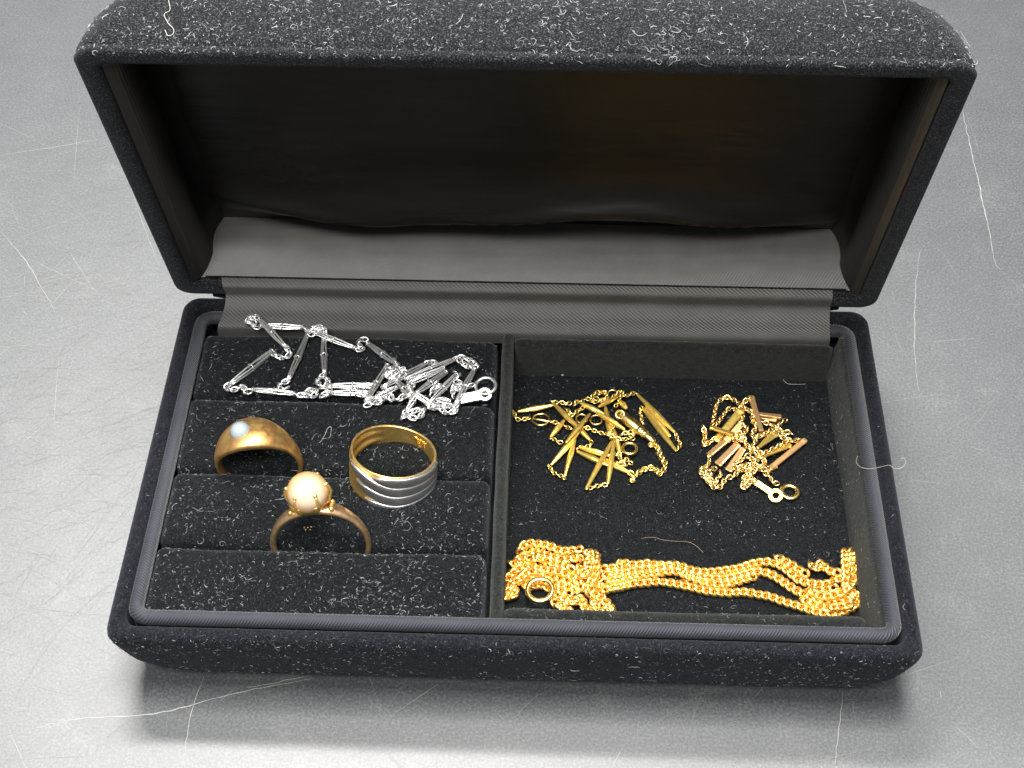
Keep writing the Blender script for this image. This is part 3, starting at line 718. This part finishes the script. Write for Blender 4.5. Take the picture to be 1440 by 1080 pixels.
# ---- curb chain necklace, front of the tray
cb = thing('curb_chain_necklace', tuple(at(960, 820, FZ)), 'long orange gold curb chain with a round end ring, gathered along the tray front', 'necklace')
A_ = win(700, 745, 8); B_ = win(860, 745, 8); C_ = win(1040, 745, 8)
F1, F2, F3 = FZ + .10, FZ + .20, FZ + .31
def tr(*seq): return [f(x, y, z) for f, x, y, z in seq]
links = []
T_ = [
 # S1 top strand left to right
 tr((A_, 965, 90, F3), (A_, 950, 170, F3), (A_, 1040, 110, F3), (A_, 1130, 190, F2), (A_, 1230, 270, F2), (A_, 1350, 270, F1), (B_, 70, 260, F1), (B_, 170, 240, F1), (B_, 260, 215, F1), (B_, 370, 200, F1), (B_, 470, 200, F1), (B_, 570, 190, F1), (B_, 660, 195, F1), (B_, 760, 215, F1), (B_, 860, 255, F1), (B_, 950, 290, F1), (B_, 1040, 320, F1), (B_, 1130, 335, F1), (B_, 1230, 315, F1), (B_, 1330, 290, F1),
    (C_, 40, 250, F1), (C_, 140, 220, F1), (C_, 240, 200, F1), (C_, 340, 200, F1), (C_, 440, 220, F1), (C_, 530, 260, F1), (C_, 620, 320, F1), (C_, 700, 385, F1), (C_, 760, 440, F1), (C_, 830, 500, F1), (C_, 930, 540, F1), (C_, 1040, 520, F2), (C_, 1130, 500, F2), (C_, 1220, 470, F2)),
 # S2
 tr((A_, 1160, 370, F1), (A_, 1270, 370, F1), (A_, 1390, 350, F1), (B_, 60, 330, F1), (B_, 170, 300, F1), (B_, 260, 300, F1), (B_, 340, 310, F2), (B_, 440, 270, F1), (B_, 560, 275, F1), (B_, 680, 285, F1), (B_, 780, 330, F1), (B_, 880, 350, F1), (B_, 980, 390, F1), (B_, 1090, 400, F1), (B_, 1200, 400, F1), (B_, 1320, 370, F1),
    (C_, 20, 340, F1), (C_, 120, 310, F1), (C_, 220, 300, F1), (C_, 330, 290, F1), (C_, 430, 310, F1), (C_, 520, 360, F1), (C_, 610, 410, F1), (C_, 700, 470, F1), (C_, 790, 520, F1)),
 # S3
 tr((A_, 1150, 450, F1), (A_, 1260, 430, F1), (A_, 1380, 420, F1), (B_, 70, 380, F1), (B_, 180, 380, F1), (B_, 300, 400, F1), (B_, 400, 375, F1), (B_, 520, 400, F1), (B_, 640, 400, F1), (B_, 760, 405, F1), (B_, 860, 440, F1), (B_, 960, 470, F1), (B_, 1080, 480, F1), (B_, 1200, 470, F1), (B_, 1330, 450, F1),
    (C_, 20, 430, F1), (C_, 120, 390, F1), (C_, 220, 370, F1), (C_, 330, 360, F1), (C_, 430, 390, F1), (C_, 520, 440, F1), (C_, 600, 510, F1), (C_, 690, 580, F1), (C_, 800, 600, F1), (C_, 900, 620, F1), (C_, 1000, 610, F1), (C_, 1090, 570, F2), (C_, 1180, 540, F2), (C_, 1270, 560, F2)),
 # S4
 tr((A_, 1180, 520, F1), (A_, 1290, 490, F1), (A_, 1400, 490, F1), (B_, 60, 490, F1), (B_, 170, 480, F1), (B_, 270, 460, F1), (B_, 370, 450, F1), (B_, 460, 440, F1), (B_, 560, 430, F1), (B_, 640, 400, F1), (B_, 740, 430, F1), (B_, 830, 480, F1), (B_, 930, 520, F1), (B_, 1030, 545, F1), (B_, 1130, 550, F1), (B_, 1240, 550, F1), (B_, 1350, 540, F1),
    (C_, 20, 510, F1), (C_, 110, 480, F1), (C_, 200, 470, F1), (C_, 290, 480, F1), (C_, 390, 520, F1), (C_, 480, 580, F1), (C_, 580, 650, F1), (C_, 680, 710, F1), (C_, 800, 750, F1), (C_, 900, 800, F1), (C_, 1000, 830, F1), (C_, 1120, 820, F1), (C_, 1220, 790, F2), (C_, 1300, 740, F2)),
 # S5
 tr((A_, 1160, 600, F1), (A_, 1260, 570, F1), (A_, 1370, 560, F1), (B_, 50, 560, F1), (B_, 150, 540, F1), (B_, 250, 520, F1), (B_, 350, 500, F1), (B_, 450, 500, F1), (B_, 560, 480, F1), (B_, 660, 465, F1), (B_, 760, 470, F1), (B_, 860, 520, F1), (B_, 980, 560, F1), (B_, 1100, 600, F1), (B_, 1220, 620, F1), (B_, 1340, 600, F1), (C_, 20, 570, F1), (C_, 120, 540, F1), (C_, 220, 510, F1)),
 # S6 lowest
 tr((A_, 1170, 690, F1), (A_, 1270, 660, F1), (A_, 1380, 640, F1), (B_, 60, 650, F1), (B_, 160, 630, F1), (B_, 260, 600, F1), (B_, 360, 600, F1), (B_, 460, 590, F1), (B_, 560, 590, F1), (B_, 660, 600, F1), (B_, 760, 620, F1), (B_, 860, 640, F1), (B_, 960, 660, F1), (B_, 1060, 690, F1), (B_, 1160, 700, F1), (B_, 1270, 710, F1), (B_, 1370, 715, F1),
    (C_, 40, 700, F1), (C_, 130, 715, F1), (C_, 230, 735, F1), (C_, 330, 750, F1), (C_, 430, 785, F1), (C_, 530, 825, F1), (C_, 630, 850, F1), (C_, 720, 880, F1), (C_, 810, 910, F1), (C_, 910, 940, F1), (C_, 1010, 950, F1), (C_, 1120, 940, F1), (C_, 1220, 900, F1), (C_, 1310, 840, F1), (C_, 1340, 760, F2), (C_, 1290, 720, F2), (C_, 1210, 760, F2)),
 # right tangle
 tr((C_, 1190, 240, F2), (C_, 1190, 330, F3), (C_, 1195, 420, F3), (C_, 1210, 520, F3), (C_, 1190, 620, F3), (C_, 1240, 700, F3)),
 tr((C_, 1270, 230, F2), (C_, 1275, 320, F3), (C_, 1260, 410, F3), (C_, 1300, 480, F2), (C_, 1280, 590, F2), (C_, 1250, 650, F3), (C_, 1160, 700, F3), (C_, 1060, 740, F2), (C_, 960, 760, F2), (C_, 860, 720, F2), (C_, 780, 680, F2)),
 tr((C_, 800, 380, F1), (C_, 880, 440, F2), (C_, 900, 370, F2), (C_, 980, 440, F2), (C_, 1060, 480, F2), (C_, 1160, 490, F2)),
 tr((C_, 760, 680, F1), (C_, 860, 670, F2), (C_, 960, 680, F2), (C_, 1060, 650, F3), (C_, 1150, 620, F3)),
 tr((C_, 700, 790, F1), (C_, 800, 820, F1), (C_, 900, 860, F1), (C_, 1000, 880, F2), (C_, 1100, 870, F2), (C_, 1210, 860, F2), (C_, 1290, 800, F3)),
 # left tangle
 tr((A_, 250, 290, F1), (A_, 270, 200, F2), (A_, 330, 150, F2), (A_, 430, 155, F2), (A_, 520, 165, F2), (A_, 610, 190, F2), (A_, 690, 230, F2), (A_, 790, 240, F2), (A_, 890, 230, F2), (A_, 960, 200, F3)),
 tr((A_, 300, 220, F1), (A_, 390, 240, F1), (A_, 480, 250, F2), (A_, 570, 300, F2), (A_, 660, 310, F2), (A_, 760, 340, F2), (A_, 870, 310, F3), (A_, 950, 330, F2)),
 tr((A_, 140, 370, F1), (A_, 220, 390, F1), (A_, 230, 320, F2), (A_, 320, 300, F2), (A_, 400, 330, F2), (A_, 480, 290, F3), (A_, 560, 370, F2), (A_, 680, 380, F2), (A_, 790, 420, F3), (A_, 860, 470, F2)),
 tr((A_, 150, 760, F1), (A_, 190, 740, F1), (A_, 190, 660, F2), (A_, 110, 640, F1), (A_, 110, 550, F1), (A_, 190, 480, F1), (A_, 290, 410, F1), (A_, 390, 410, F1), (A_, 480, 440, F2), (A_, 590, 460, F2), (A_, 700, 470, F2), (A_, 800, 510, F2), (A_, 890, 560, F2), (A_, 950, 640, F2)),
 tr((A_, 70, 700, F1), (A_, 80, 780, F1), (A_, 130, 740, F1), (A_, 130, 620, F2), (A_, 220, 580, F2), (A_, 280, 540, F2), (A_, 340, 470, F2), (A_, 440, 470, F2), (A_, 560, 520, F1), (A_, 680, 550, F1), (A_, 790, 580, F1), (A_, 880, 620, F1), (A_, 960, 690, F1)),
 tr((A_, 240, 600, F1), (A_, 330, 540, F1), (A_, 440, 510, F1), (A_, 540, 560, F1), (A_, 640, 610, F1), (A_, 740, 620, F1), (A_, 840, 660, F1), (A_, 930, 700, F1)),
 tr((A_, 300, 640, F1), (A_, 400, 640, F1), (A_, 490, 600, F1), (A_, 560, 650, F1), (A_, 660, 690, F1), (A_, 760, 690, F1), (A_, 850, 740, F1)),
 tr((A_, 630, 780, F2), (A_, 660, 850, F2), (A_, 740, 860, F2), (A_, 740, 930, F2), (A_, 830, 910, F2)),
 tr((A_, 640, 720, F1), (A_, 740, 760, F1), (A_, 850, 830, F2), (A_, 900, 760, F2), (A_, 960, 820, F2), (A_, 990, 900, F2), (A_, 1080, 910, F2), (A_, 1120, 830, F2), (A_, 1020, 790, F2)),
 tr((A_, 1060, 560, F2), (A_, 1040, 660, F2), (A_, 1100, 730, F2), (A_, 1190, 780, F2), (A_, 1250, 860, F2), (A_, 1290, 940, F2), (A_, 1210, 910, F2), (A_, 1150, 880, F3)),
 tr((A_, 980, 240, F3), (A_, 1080, 290, F3), (A_, 1010, 350, F3), (A_, 1030, 450, F3), (A_, 950, 520, F3), (A_, 930, 420, F2), (A_, 860, 380, F2)),
 tr((A_, 1110, 260, F2), (A_, 1100, 370, F3), (A_, 1110, 470, F2), (A_, 1080, 580, F2), (A_, 1130, 660, F1), (A_, 1170, 740, F1)),
 tr((A_, 800, 470, F1), (A_, 900, 500, F1), (A_, 1000, 560, F1), (A_, 1000, 680, F2), (A_, 1080, 760, F1)),
]
for t_ in T_:
    rgc = random.Random(int(abs(t_[0].x * 1000)))
    run(cb, CURB, t_, .163, 'curb', .10, rgc, store=links)
# past 300 links the rest is one part
if len(links) > 300:
    order = sorted(links, key=lambda o: (o.matrix_local.translation.z, -o.matrix_local.translation.y))
    extra = order[:len(links) - 300]; mb = MB()
    for o in extra:
        M = o.matrix_local
        mb.add([tuple((M @ v_.co) / U + org(cb)) for v_ in CURB.vertices], [tuple(p.vertices) for p in CURB.polygons])
        bpy.data.objects.remove(o)
    stuff(mb.build('more_links', M_CURB, cb), 'links lying underneath the gathered strands')
def ringpart(name, parent, c_, R, r, m, tilt=(0, 0), label=None, n=44, flat=1.0):
    X = Euler((tilt[0], tilt[1], 0)).to_matrix(); mb = MB()
    mb.tube([Vector(c_) + X @ Vector((R * math.cos(2 * math.pi * i / n), R * math.sin(2 * math.pi * i / n), 0)) for i in range(n)], r, 10, closed=True, flat=flat)
    o = mb.build(name, m, parent)
    if label: o['label'] = label
    return o
ringpart('end_ring', cb, A_(475, 675, FZ + .36), .275, .058, M_YEL, (R_(4), R_(-4)), 'round pale gold end ring', flat=.7)

# ---- bars
def lozenge(parent, p, q, r, m, name='bar', sides=8, roll=0., tw=.0):
    """diamond-cut rod, thick in the middle and slim at the ends"""
    p, q = Vector(p), Vector(q); F = frame(q - p, roll=roll); L = (q - p).length; rows = []
    for i, (u, k) in enumerate(((0, .35), (.03, .5), (.25, .8), (.5, 1), (.75, .8), (.97, .5), (1, .35))):
        rows.append([p + F @ Vector((L * u, math.cos(2 * math.pi * j / sides + tw * u) * r * k, math.sin(2 * math.pi * j / sides + tw * u) * r * k * .8)) for j in range(sides)])
    mb = MB(); mb.grid(rows, True, True); o = mb.build(name, m, parent, smooth=False); return o
def plate(parent, p, q, w0, w1, th, m, roll=0.):
    """flat tapered bar"""
    p, q = Vector(p), Vector(q); F = frame(q - p, roll=roll); L = (q - p).length; rows = []; w0 *= 1.12; w1 *= 1.12
    for u in (0, .04, .12, .5, .88, .96, 1):
        wd = (w0 + (w1 - w0) * u) / 2 * (1.12 if u in (.04, .96) else 1) * (.8 if u in (0, 1) else 1)
        h_ = th / 2 * (1.3 if u in (.04, .96) else 1)
        rows.append([p + F @ Vector((L * u, a_, b_)) for a_, b_ in ((-wd, -h_), (wd, -h_), (wd, h_ * .6), (wd * .7, h_), (-wd * .7, h_), (-wd, h_ * .6))])
    mb = MB(); mb.grid(rows, True, True); return mb.build('bar', m, parent, smooth=False)
def tag_clasp(parent, p, q, w_, m, z, hole_r, label):
    """flat tongue with a round eye at q"""
    p, q = Vector(p), Vector(q); F = frame(q - p, Vector((0, -.30, .95))); L = (q - p).length; n = 28; top = []
    ro = hole_r * 1.95
    a0 = math.asin(min(.98, w_ / 2 / ro))
    outer = [(0, -w_ / 2), (L * .5, -w_ / 2 * .95)] + [(L + ro * math.cos(t), ro * math.sin(t)) for t in [(-math.pi + a0) + (2 * math.pi - 2 * a0) * i / n for i in range(n + 1)]] + [(L * .5, w_ / 2 * .95), (0, w_ / 2)]
    inner = []
    cx_ = L
    for (x, y) in outer:
        t = math.atan2(y, x - cx_); inner.append((cx_ + hole_r * math.cos(t), hole_r * math.sin(t)))
    th = .035; mb = MB(); rows = [[p + F @ Vector((x, y, zz)) for x, y in pts] for pts, zz in ((inner, -th), (outer, -th), (outer, th), (inner, th), (inner, -th))]
    mb.grid(rows, True); o = mb.build('clasp', m, parent, smooth=False); o['label'] = label; return o

# ---- yellow gold station necklace, left half of the tray
g = thing('bar_link_necklace', tuple(at(840, 625, FZ)), 'bright yellow gold necklace of slim diamond cut bars beside the divider, with barrel clasp', 'necklace')
DD = win(710, 540, 10.286); EE = win(830, 540, 10.286); FF = win(750, 610, 7.2); PX = win(0, 0, 1)
z0 = FZ + .06
rg = random.Random(8)
for f_, x0, y0, x1, y1, z_, zz_ in (
    (DD, 180, 400, 700, 305, .05, .18), (DD, 690, 270, 1080, 650, .22, .2), (DD, 900, 470, 1245, 825, .1, .02), (DD, 1230, 430, 880, 850, .3, .26), (DD, 1080, 680, 670, 1170, .2, .05),
    (DD, 860, 520, 660, 770, .12, .03), (FF, 425, 40, 318, 430, .14, .03), (FF, 440, 175, 760, 320, .05, .1), (FF, 470, 140, 790, 230, .02, .05), (FF, 690, 250, 980, 400, .04, .03),
    (FF, 800, 70, 530, 565, .24, .04), (FF, 815, 80, 755, 510, .2, .03), (DD, 1090, 270, 1440, 440, .26, .24), (EE, 80, 400, 500, 660, .3, .3), (EE, 680, 150, 1230, 705, .12, .1),
    (EE, 755, 345, 1250, 975, .04, .04), (EE, 800, 330, 1160, 760, .08, .06), (EE, 220, 330, 300, 800, .16, .12), (EE, 320, 620, 440, 1040, .12, .05), (EE, 400, 180, 120, 330, .25, .3), (EE, 420, 240, 530, 360, .2, .2)):
    lozenge(g, f_(x0, y0, z0 + z_), f_(x1, y1, z0 + zz_),   .078 if (f_ is not DD or x0 != 180) else .075, M_YELB, roll=rg.uniform(0, 1))
for f_, R, cx_, cy_, z_ in ((DD, .2, 520, 515, .08), (EE, .125, 325, 150, .2), (DD, .13, 1110, 500, .2), (DD, .14, 1320, 520, .15)):
    ringpart('jump_ring', g, f_(cx_, cy_, z0 + z_), R, .022, M_YEL, (rg.uniform(-.15, .15), rg.uniform(-.15, .15)))
ringpart('jump_ring', g, EE(570, 935, z0 + .12), .165, .038, M_YEL)
lozenge(g, DD(400, 500, z0 + .13), DD(650, 545, z0 + .13), .035, M_YEL, 'toggle_bar')
def ch(f_, *pts, mesh=CAB_Y, pitch=.088, par=g):
    run(par, mesh, [f_(x, y, (z0 + z_)) for x, y, z_ in pts], pitch, 'cable', .25, rg)
ch(DD, (105, 375, .1), (140, 440, .06), (170, 510, .04), (230, 520, .04), (330, 495, .06), (400, 500, .1))
ch(DD, (650, 545, .1), (760, 560, .06), (850, 600, .05), (930, 640, .06), (1000, 660, .06))
ch(DD, (640, 790, .04), (700, 790, .04), (780, 840, .04), (860, 850, .05))
ch(DD, (660, 240, .25), (740, 270, .22), (820, 265, .2), (890, 290, .2), (960, 270, .2))
ch(DD, (870, 350, .2), (930, 400, .22), (960, 460, .2), (1040, 400, .22), (1150, 330, .2))
ch(DD, (1000, 310, .2), (1040, 250, .22), (1110, 260, .2), (1160, 210, .2), (1230, 220, .2), (1300, 130, .22), (1400, 110, .2), (1480, 130, .2))
ch(EE, (0, 250, .2), (80, 260, .24), (170, 240, .24), (250, 240, .24), (330, 190, .24), (420, 110, .25), (480, 110, .22), (440, 190, .2), (400, 280, .2), (330, 350, .2))
ch(EE, (470, 175, .18), (540, 165, .14), (600, 140, .12), (660, 125, .12), (700, 150, .12))
ch(DD, (1120, 620, .1), (1220, 640, .08), (1300, 680, .06), (1400, 710, .06), (1480, 740, .08))
ch(EE, (230, 730, .2), (320, 750, .2), (400, 790, .18), (480, 800, .16), (580, 790, .14), (680, 790, .12))
ch(DD, (1245, 820, .04), (1250, 880, .03), (1180, 910, .03), (1100, 910, .04), (1030, 940, .05))
ch(EE, (745, 330, .08), (720, 400, .1), (740, 470, .1), (740, 540, .12), (790, 590, .12))
ch(EE, (1230, 700, .1), (1250, 770, .05), (1300, 850, .04), (1290, 900, .03), (1250, 980, .03))
ch(EE, (440, 740, .2), (520, 700, .22), (600, 760, .2), (640, 700, .2), (560, 690, .22))
ch(EE, (350, 1000, .1), (400, 1040, .06), (440, 1010, .06), (400, 970, .08))
ch(FF, (145, 310, .04), (185, 370, .03), (215, 405, .03), (270, 420, .03), (325, 460, .03))
ch(FF, (525, 560, .04), (590, 545, .03), (650, 530, .03), (720, 515, .03), (775, 530, .03))
ch(FF, (830, 215, .1), (880, 240, .06), (900, 300, .05), (950, 250, .06), (980, 300, .04), (1030, 300, .03))
ch(FF, (840, 280, .1), (900, 310, .05), (960, 320, .04))
ch(EE, (120, 150, .26), (180, 110, .22), (240, 160, .24), (180, 230, .28), (60, 200, .26), (20, 270, .24))
ch(EE, (250, 540, .1), (330, 600, .2), (290, 700, .2), (200, 740, .1))
ch(FF, (1180, 120, .1), (1240, 110, .06), (1270, 180, .04), (1300, 250, .04), (1335, 310, .04), (1320, 370, .04), (1270, 410, .04), (1240, 360, .04), (1180, 345, .04), (1110, 365, .04), (1060, 400, .04), (1010, 440, .04), (1000, 480, .04), (1000, 400, .05), (960, 395, .04), mesh=ROL_Y, pitch=.078)
# barrel clasp
p, q = EE(420, 430, z0 + .30), EE(935, 845, z0 + .14); F = frame(q - p); L = (q - p).length; rows = []
for u, k in ((0, .55), (.02, .8), (.08, 1), (.42, 1.02), (.5, .98), (.52, .86), (.54, .86), (.56, 1), (.62, .95), (.64, .8), (.68, .8), (.70, .88), (.74, .82), (.76, .62), (.9, .55), (.98, .5), (1, .3)):
    rows.append([p + F @ Vector((L * u, math.cos(2 * math.pi * j / 18) * .135 * k, math.sin(2 * math.pi * j / 18) * .12 * k)) for j in range(18)])
mb = MB(); mb.grid(rows, True, True); mb.build('clasp', M_YEL, g)['label'] = 'stepped barrel clasp, brightest part of the necklace'
ringpart('clasp_loop', g, EE(430, 440, z0 + .40), .10, .032, M_YEL, (R_(20), R_(10)))
ringpart('clasp_loop', g, EE(880, 880, z0 + .12), .062, .024, M_YEL)

# ---- rose gold bar necklace, right half of the tray
rs = thing('rose_bar_necklace', tuple(at(1058, 632, FZ)), 'heaped rose gold necklace of flat bars and fine links at right in the tray', 'necklace')
GG = win(975, 545, 6.353); rg = random.Random(4)
for x0, y0, x1, y1, w0, w1, za, zb, yel in (
    (515, 75, 610, 395, .13, .10, .28, .3, 0), (570, 235, 785, 262, .10, .14, .12, .06, 0), (600, 270, 745, 300, .05, .06, .03, .03, 0), (150, 350, 440, 445, .11, .12, .22, .32, 1), (430, 200, 200, 480, .17, .15, .18, .08, 1),
    (440, 310, 290, 480, .14, .15, .3, .16, 0), (310, 460, 130, 610, .14, .13, .14, .04, 0), (400, 500, 215, 690, .15, .17, .22, .06, 0), (450, 540, 310, 745, .13, .16, .2, .05, 0),
    (730, 410, 570, 545, .17, .06, .26, .3, 1), (870, 510, 620, 610, .11, .10, .16, .24, 1), (1005, 465, 670, 735, .12, .11, .12, .12, 0), (740, 700, 650, 750, .1, .12, .06, .08, 0)):
    plate(rs, GG(x0, y0, z0 + za), GG(x1, y1, z0 + zb), w0, w1, .05, M_YELB if yel else M_ROSE, rg.uniform(-.25, .25))
def cr(*pts): run(rs, CAB_R, [GG(x, y, z0 + z_) for x, y, z_ in pts], .098, 'cable', .25, rg)
cr((170, 330, .15), (190, 230, .08), (215, 140, .06), (290, 85, .06), (370, 115, .1), (450, 180, .2), (530, 230, .24), (520, 310, .3))
cr((200, 340, .2), (260, 260, .12), (320, 185, .1), (400, 200, .16), (440, 140, .2), (510, 85, .32))
cr((85, 340, .2), (95, 380, .2), (105, 450, .04), (90, 520, .03), (170, 470, .06), (230, 440, .1))
cr((450, 250, .26), (420, 320, .3), (480, 360, .3), (450, 420, .34), (470, 500, .34), (520, 560, .34), (580, 630, .32), (520, 690, .3), (480, 760, .26), (440, 840, .16), (500, 890, .08))
cr((520, 270, .3), (560, 350, .32), (520, 420, .32), (560, 470, .34), (520, 540, .34), (600, 580, .3), (640, 660, .26))
cr((600, 300, .14), (690, 330, .12), (760, 380, .14), (850, 400, .12), (910, 430, .1))
cr((830, 285, .05), (770, 330, .08), (720, 400, .16), (790, 440, .22), (850, 470, .22), (780, 510, .26), (690, 560, .28), (610, 600, .3))
cr((780, 390, .18), (840, 450, .22), (880, 480, .2), (940, 460, .16), (990, 460, .14))
cr((130, 600, .08), (140, 680, .04), (60, 750, .04), (110, 810, .04), (190, 900, .04), (250, 880, .04), (290, 810, .06), (370, 790, .06), (410, 720, .1), (480, 690, .2), (580, 700, .28), (690, 715, .16))
cr((200, 720, .08), (120, 750, .12), (130, 820, .08), (220, 830, .08), (170, 860, .1), (250, 770, .1), (220, 740, .12))
cr((70, 720, .06), (90, 790, .1), (160, 790, .1), (150, 740, .1))
cr((540, 440, .34), (600, 430, .34), (660, 400, .3), (700, 370, .26))
cr((470, 620, .3), (540, 640, .34), (600, 620, .3), (640, 680, .24), (560, 740, .26), (470, 780, .2), (560, 830, .16), (460, 850, .12), (440, 900, .06), (510, 870, .1))
cr((500, 600, .26), (420, 650, .2), (360, 690, .16), (410, 740, .14), (480, 720, .24), (520, 790, .22), (440, 810, .14))
cr((600, 740, .16), (680, 790, .1), (710, 850, .1), (790, 860, .08))
cr((410, 420, .34), (460, 460, .36), (360, 470, .3), (400, 400, .34), (480, 430, .36))
tag_clasp(rs, GG(545, 840, z0 + .1), GG(735, 968, z0 + .06), .14, M_YELB, 0, .085, 'flat tongue clasp with a round eye')
ringpart('jump_ring', rs, GG(862, 930, z0 + .06), .185, .056, M_YEL, flat=.6)

# ---- silver necklace over the back rolls
sv = thing('silver_necklace', tuple(at(500, 520, -.05)), 'silver white necklace of wire bundle bars sprawled over the rear ring rolls', 'necklace')
SA = win(290, 430, 6.26); SB = win(500, 480, 6.857); rg = random.Random(12)
s0 = .03
def bundle(f_, x0, y0, x1, y1, za=.0, zb=.0, wd=.062, nw=5, bands=(.5,)):
    """one bar: a sheaf of thin wires pinched at its ends, with wrapped collars"""
    p, q = f_(x0, y0, s0 + za), f_(x1, y1, s0 + zb); F = frame(q - p, roll=rg.uniform(0, 1)); L = (q - p).length; mb = MB()
    for k in range(nw):
        a = 2 * math.pi * k / nw; pts = []
        for i in range(9):
            u = i / 8; rr_ = wd * (.35 + .65 * (1 - abs(2 * u - 1) ** 3)) * (.86 + .14 * abs(math.cos(u * math.pi * 2)))
            pts.append(p + F @ Vector((L * u, math.cos(a + u * .9) * rr_, math.sin(a + u * .9) * rr_)))
        mb.tube(pts, .0225, 6)
    o = mb.build('bar', M_SILV, sv)
    for u in bands + (.03, .97):
        cm = MB(); rr_ = wd * (1.25 if 0.1 < u < .9 else .75) + .012; cc = p + F @ Vector((L * u, 0, 0))
        cm.tube([cc + F @ Vector((0, math.cos(t) * rr_, math.sin(t) * rr_)) for t in [2 * math.pi * i / 14 for i in range(14)]], .015, 5, closed=True)
        cm.build('collar', M_SILV, sv)
    return o
for a in ((SA, 460, 110, 710, 370, .3, .12), (SA, 470, 175, 870, 190, .2, .16), (SA, 930, 225, 1320, 375, .2, .1), (SA, 590, 390, 200, 700, .06, .02, .075),
          (SA, 400, 735, 790, 775, .04, .04), (SA, 895, 250, 715, 670, .14, .03), (SA, 1035, 260, 1040, 610, .1, .03), (SA, 1080, 705, 1500, 700, .07, .06), (SA, 1090, 770, 1450, 760, .04, .04),
          (SB, 110, 15, 420, 235, .08, .12), (SB, 310, 220, 95, 590, .14, .06), (SB, 250, 450, 700, 200, .2, .12), (SB, 470, 370, 975, 165, .18, .14), (SB, 500, 420, 860, 250, .1, .16),
          (SB, 560, 520, 880, 290, .22, .12), (SB, 1150, 260, 960, 620, .2, .08), (SB, 980, 310, 715, 590, .22, .14), (SB, 560, 500, 750, 610, .24, .1), (SB, 610, 480, 490, 680, .2, .04),
          (SB, 400, 380, 540, 540, .2, .24), (SB, 780, 560, 920, 580, .08, .06), (SB, 0, 430, 200, 425, .06, .06), (SB, 0, 505, 130, 515, .03, .03), (SB, 270, 330, 480, 260, .16, .18), (SB, 180, 560, 400, 440, .12, .18)):
    f_, x0, y0, x1, y1, za, zb = a[:7]; bundle(f_, x0, y0, x1, y1, za, zb, *(a[7:]))
def cs(f_, *pts): run(sv, CAB_S, [f_(x, y, s0 + z_) for x, y, z_ in pts], .115, 'cable', .5, rg)
cs(SA, (460, 110, .3), (400, 80, .3), (350, 140, .2), (430, 150, .22), (380, 110, .26), (420, 190, .18), (490, 190, .2))
cs(SA, (700, 360, .12), (740, 420, .08), (680, 460, .06), (600, 430, .06), (560, 380, .08))
cs(SA, (860, 180, .2), (910, 230, .2), (990, 190, .24), (1040, 220, .2), (960, 240, .22), (880, 270, .16))
cs(SA, (930, 190, .22), (1030, 190, .26), (1050, 240, .18), (1035, 290, .12))
cs(SA, (1310, 370, .1), (1370, 390, .1), (1340, 320, .12), (1390, 290, .12), (1430, 320, .1))
cs(SA, (210, 690, .05), (170, 720, .04), (240, 740, .05), (330, 710, .05), (350, 760, .04), (420, 740, .05))
cs(SA, (720, 660, .05), (650, 690, .04), (660, 740, .05), (720, 720, .06))
cs(SA, (780, 770, .04), (840, 790, .04), (920, 740, .06), (980, 760, .05), (920, 800, .04), (850, 770, .05))
cs(SA, (1035, 610, .04), (980, 660, .05), (1020, 710, .06), (1080, 680, .06), (1040, 620, .06))
cs(SA, (1010, 730, .06), (1090, 730, .06), (1070, 790, .05), (1010, 790, .05), (1080, 760, .07))
cs(SB, (400, 210, .12), (440, 290, .16), (490, 290, .16), (420, 260, .18), (360, 170, .12))
cs(SB, (300, 250, .16), (370, 270, .2), (420, 320, .22), (350, 350, .22), (300, 310, .2), (380, 290, .24), (330, 400, .2))
cs(SB, (100, 600, .05), (160, 550, .06), (260, 520, .08), (250, 580, .05), (160, 600, .05), (90, 620, .04))
cs(SB, (230, 500, .1), (290, 550, .06), (350, 560, .06), (330, 480, .12), (280, 470, .14))
cs(SB, (380, 560, .06), (450, 550, .08), (460, 500, .16), (510, 540, .2), (480, 480, .2))
cs(SB, (530, 370, .16), (560, 430, .16), (500, 400, .2), (540, 470, .24), (560, 510, .26), (510, 500, .26))
cs(SB, (680, 210, .14), (740, 200, .12), (800, 210, .12), (720, 240, .14))
cs(SB, (960, 160, .16), (1020, 150, .14), (1080, 170, .12), (1140, 210, .14), (1170, 250, .16), (1100, 250, .12), (1030, 210, .12), (990, 170, .14))
cs(SB, (960, 300, .22), (1000, 330, .16), (960, 390, .14), (1020, 400, .14), (990, 470, .12), (950, 420, .12), (940, 520, .08), (950, 560, .08))
cs(SB, (800, 380, .12), (760, 430, .12), (810, 420, .14), (740, 480, .12), (720, 520, .12))
cs(SB, (490, 670, .05), (450, 740, .03), (530, 690, .05), (600, 660, .06), (660, 660, .05), (620, 730, .03), (540, 740, .04), (490, 700, .05))
cs(SB, (680, 610, .12), (740, 640, .1), (790, 600, .1), (850, 620, .08), (920, 620, .08), (980, 660, .05), (900, 690, .04), (850, 680, .05), (820, 630, .07), (900, 650, .08))
cs(SB, (750, 590, .14), (720, 640, .12), (790, 640, .08), (760, 600, .1))
cs(SB, (1000, 560, .08), (980, 620, .05), (950, 680, .04), (930, 630, .06))
cs(SB, (1050, 430, .16), (1120, 430, .16), (1150, 400, .14))
tag_clasp(sv, SB(1010, 560, s0 + .08), SB(1245, 515, s0 + .08), .24, M_SILV, 0, .085, 'flat white tongue clasp with an eye')
ringpart('jump_ring', sv, SB(1255, 430, s0 + .12), .235, .042, M_SILV, (R_(6), R_(-5)))
